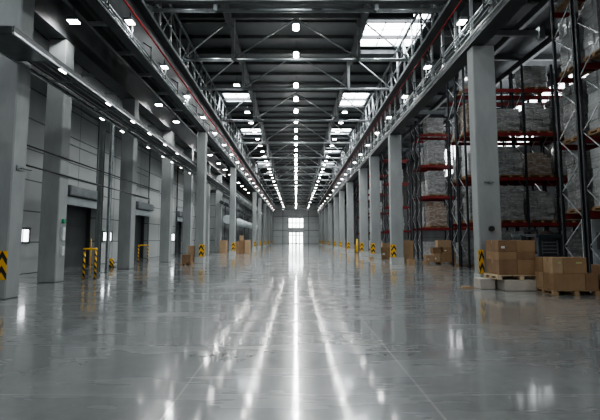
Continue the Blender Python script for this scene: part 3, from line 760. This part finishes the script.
# ------------------------------------------------------------------ barriers, bollards
def barrier(x, y, w, h, label, rz=0):
    t = thing('safety_barrier', (x, y, 0), label, 'barrier', 'yellow and black safety barriers', rz)
    for s in (-1, 1):
        MB().tube((s * w / 2, 0, 0), (s * w / 2, 0, h - .03), .045, 10).build('barrier_post', 'stripe', t)
        MB().tube((s * w / 2, 0, 0), (s * w / 2, 0, .015), .09, 10).build('foot_plate', 'black', t)
    MB().tube((-w / 2 - .045, 0, h), (w / 2 + .045, 0, h), .045, 10).build('top_rail', 'yellow', t)
    return t
barrier(-8.27, 17.4, .46, 1.2, 'yellow and black safety barrier before the nearest dock doorway')
barrier(-10.95, 31.0, .66, 1.15, 'yellow and black safety barrier beside the second dock doorway')
barrier(-9.0, 40.5, .6, 1.1, 'distant yellow barrier near the boxes at left')
def bollard(x, y, h, r, label, m='stripe'):
    t = thing('bollard', (x, y, 0), label, 'bollard', 'bollards')
    MB().tube((0, 0, 0), (0, 0, h), r, 12).build('bollard_post', m, t); MB().tube((0, 0, h), (0, 0, h + r * .5), r, 12, r * .5).build('bollard_cap', 'yellow', t)
    MB().tube((0, 0, 0), (0, 0, .02), r * 1.7, 12).build('foot_plate', 'black', t)
bollard(-10.5, 24.6, .42, .17, 'short fat striped bollard between the first two dock bays')
bollard(-8.72, 18.4, 1.6, .018, 'thin yellow pole behind the nearest barrier', 'yellow')
bollard(7.15, 50.6, 1.55, .12, 'tall yellow bollard between the fourth and fifth right columns', 'yellow')
bollard(7.1, 40.2, .8, .07, 'small striped bollard beside the fourth right column')

# ------------------------------------------------------------------ forklift behind the boxes
t = thing('forklift', (9.75, 16.9, 0), 'black forklift parked behind the cardboard boxes, rear guard visible', 'forklift')
MB().box(-.48, .48, -.4, 1.0, .12, 1.0, bevel=.06).build('truck_body', 'truck', t)
MB().box(-.5, -.38, -.42, -.3, .95, 1.74).box(.38, .5, -.42, -.3, .95, 1.74).box(-.5, .5, -.44, -.28, 1.64, 1.76).box(-.5, .5, -.42, .9, 1.72, 1.78).box(-.5, -.42, .8, .9, .95, 1.74).box(.42, .5, .8, .9, .95, 1.74).build('overhead_guard', 'truck', t)
MB().box(-.38, .38, -.26, -.22, .9, 1.66).build('rear_panel', 'truck', t)
g = MB()
for k in range(4): g.box(-.3, .3, -.30, -.27, 1.06 + k * .13, 1.10 + k * .13)
g.box(-.32, -.28, -.3, -.27, 1.0, 1.55).box(.28, .32, -.3, -.27, 1.0, 1.55).build('rear_grille', 'truck_grey', t)
MB().box(-.22, .22, 0, .5, 1.0, 1.12, bevel=.03).box(-.22, .22, -.06, .06, 1.1, 1.5, bevel=.03).build('driver_seat', 'black', t)
MB().box(-.3, -.22, 1.0, 1.1, .05, 2.0).box(.22, .3, 1.0, 1.1, .05, 2.0).box(-.3, .3, 1.02, 1.08, 1.9, 2.0).build('mast', 'steel_dark', t)
MB().box(-.28, -.18, 1.1, 2.1, .06, .1).box(.18, .28, 1.1, 2.1, .06, .1).build('fork', 'steel_dark', t)
for s in (-1, 1):
    for yy in (-.15, .75): MB().tube((s * .36, yy, .2), (s * .52, yy, .2), .2, 16).build('wheel', 'black', t)
t = thing('guard_rail', (9.3, 22.6, 0), 'pale steel guard rail before the frontal rack', 'rail')
MB().box(2.0, 4.2, -.04, .04, 1.72, 1.86).build('rail_bar', 'galv', t)
for x in (2.1, 4.1): MB().box(x - .04, x + .04, -.03, .03, 0, 1.72).build('rail_post', 'steel', t)
# grey cabinet at the right edge
t = thing('metal_cabinet', (11.6, 16.9, 0), 'pale grey metal cabinet at right edge behind the boxes', 'cabinet')
t.location = (11.6, 16.9, 0)
MB().box(-.28, .7, -.4, .2, 0, 2.4, bevel=.02).build('cabinet_body', 'cab', t)
MB().box(-.2, .22, -.42, -.4, .3, 2.1).build('cabinet_door', 'cab', t)
MB().box(-.12, .14, -.44, -.42, 1.2, 1.85).build('cabinet_screen', 'truck_grey', t)

# ------------------------------------------------------------------ far left plant: ducts on a dark mezzanine
t = thing('mezzanine', (-9.6, 54, 0), 'dark mezzanine structure behind the far left columns', 'mezzanine')
MB().box(-3, 0, 0, 50, 7.4, 7.8).build('mezzanine_floor', 'steel_dark', t)
MB().box(-.3, -.1, 0, 50, 0, 7.4).build('mezzanine_wall', 'wall_dark', t)
MB().box(-2.85, -.3, 0, .1, 0, 7.4).build('mezzanine_wall', 'wall_left', t)
for k in range(5): MB().box(-.1, .1, 1 + k * 8, 1.25 + k * 8, 0, 7.4).build('mezzanine_post', 'steel', t)
MB().box(0, .06, 0, 50, 8.7, 8.78).box(0, .06, 0, 50, 8.2, 8.26).build('handrail', 'galv', t)
for k, (x, z, r, m, lb) in enumerate(((-7.35, 6.9, .28, 'steel', 'upper round ventilation duct behind far left columns'), (-8.75, 5.9, .2, 'steel_dark', 'dark middle duct behind far left columns'), (-8.0, 3.9, .5, 'cab', 'fat pale ventilation duct behind far left columns'))):
    t = thing('ventilation_duct', (x, 50, z), lb, 'duct', 'ducts behind the far left columns')
    MB().tube((0, 0, 0), (0, 44, 0), r, 20).build('duct_body', m, t)
    for q in range(7): MB().tube((0, 1 + q * 4, 0), (0, 1.12 + q * 4, 0), r * 1.08, 20).build('duct_collar', 'galv', t)
    MB().box(-.04, .04, 3, 3.08, -z, 0).box(-.04, .04, 23, 23.08, -z, 0).build('duct_stand', 'steel_dark', t)

# ------------------------------------------------------------------ world, camera, look
wd = bpy.data.worlds.new('World'); S.world = wd; wd.use_nodes = True
wd.node_tree.nodes['Background'].inputs[0].default_value = (.92, .96, 1, 1); wd.node_tree.nodes['Background'].inputs[1].default_value = 0.35
cam = bpy.data.cameras.new('Camera'); co = bpy.data.objects.new('Camera', cam); COL.objects.link(co); S.camera = co
co.location = (0, 0, 1.6)
co.rotation_euler = (PI / 2 + math.atan(38 / 430), 0, 0)
cam.sensor_width = 36; cam.lens = 430 / 600 * 36; cam.shift_x = 4 / 600; cam.shift_y = -9 / 600; cam.clip_end = 400
S.view_settings.view_transform = 'AgX'; S.view_settings.look = 'AgX - Medium High Contrast'; S.view_settings.exposure = 1.32
S.cycles.use_denoising = True; S.cycles.max_bounces = 6; S.cycles.diffuse_bounces = 4; S.cycles.glossy_bounces = 3
S.cycles.sample_clamp_indirect = 6; S.cycles.use_light_tree = True; S.cycles.caustics_reflective = False; S.cycles.caustics_refractive = False
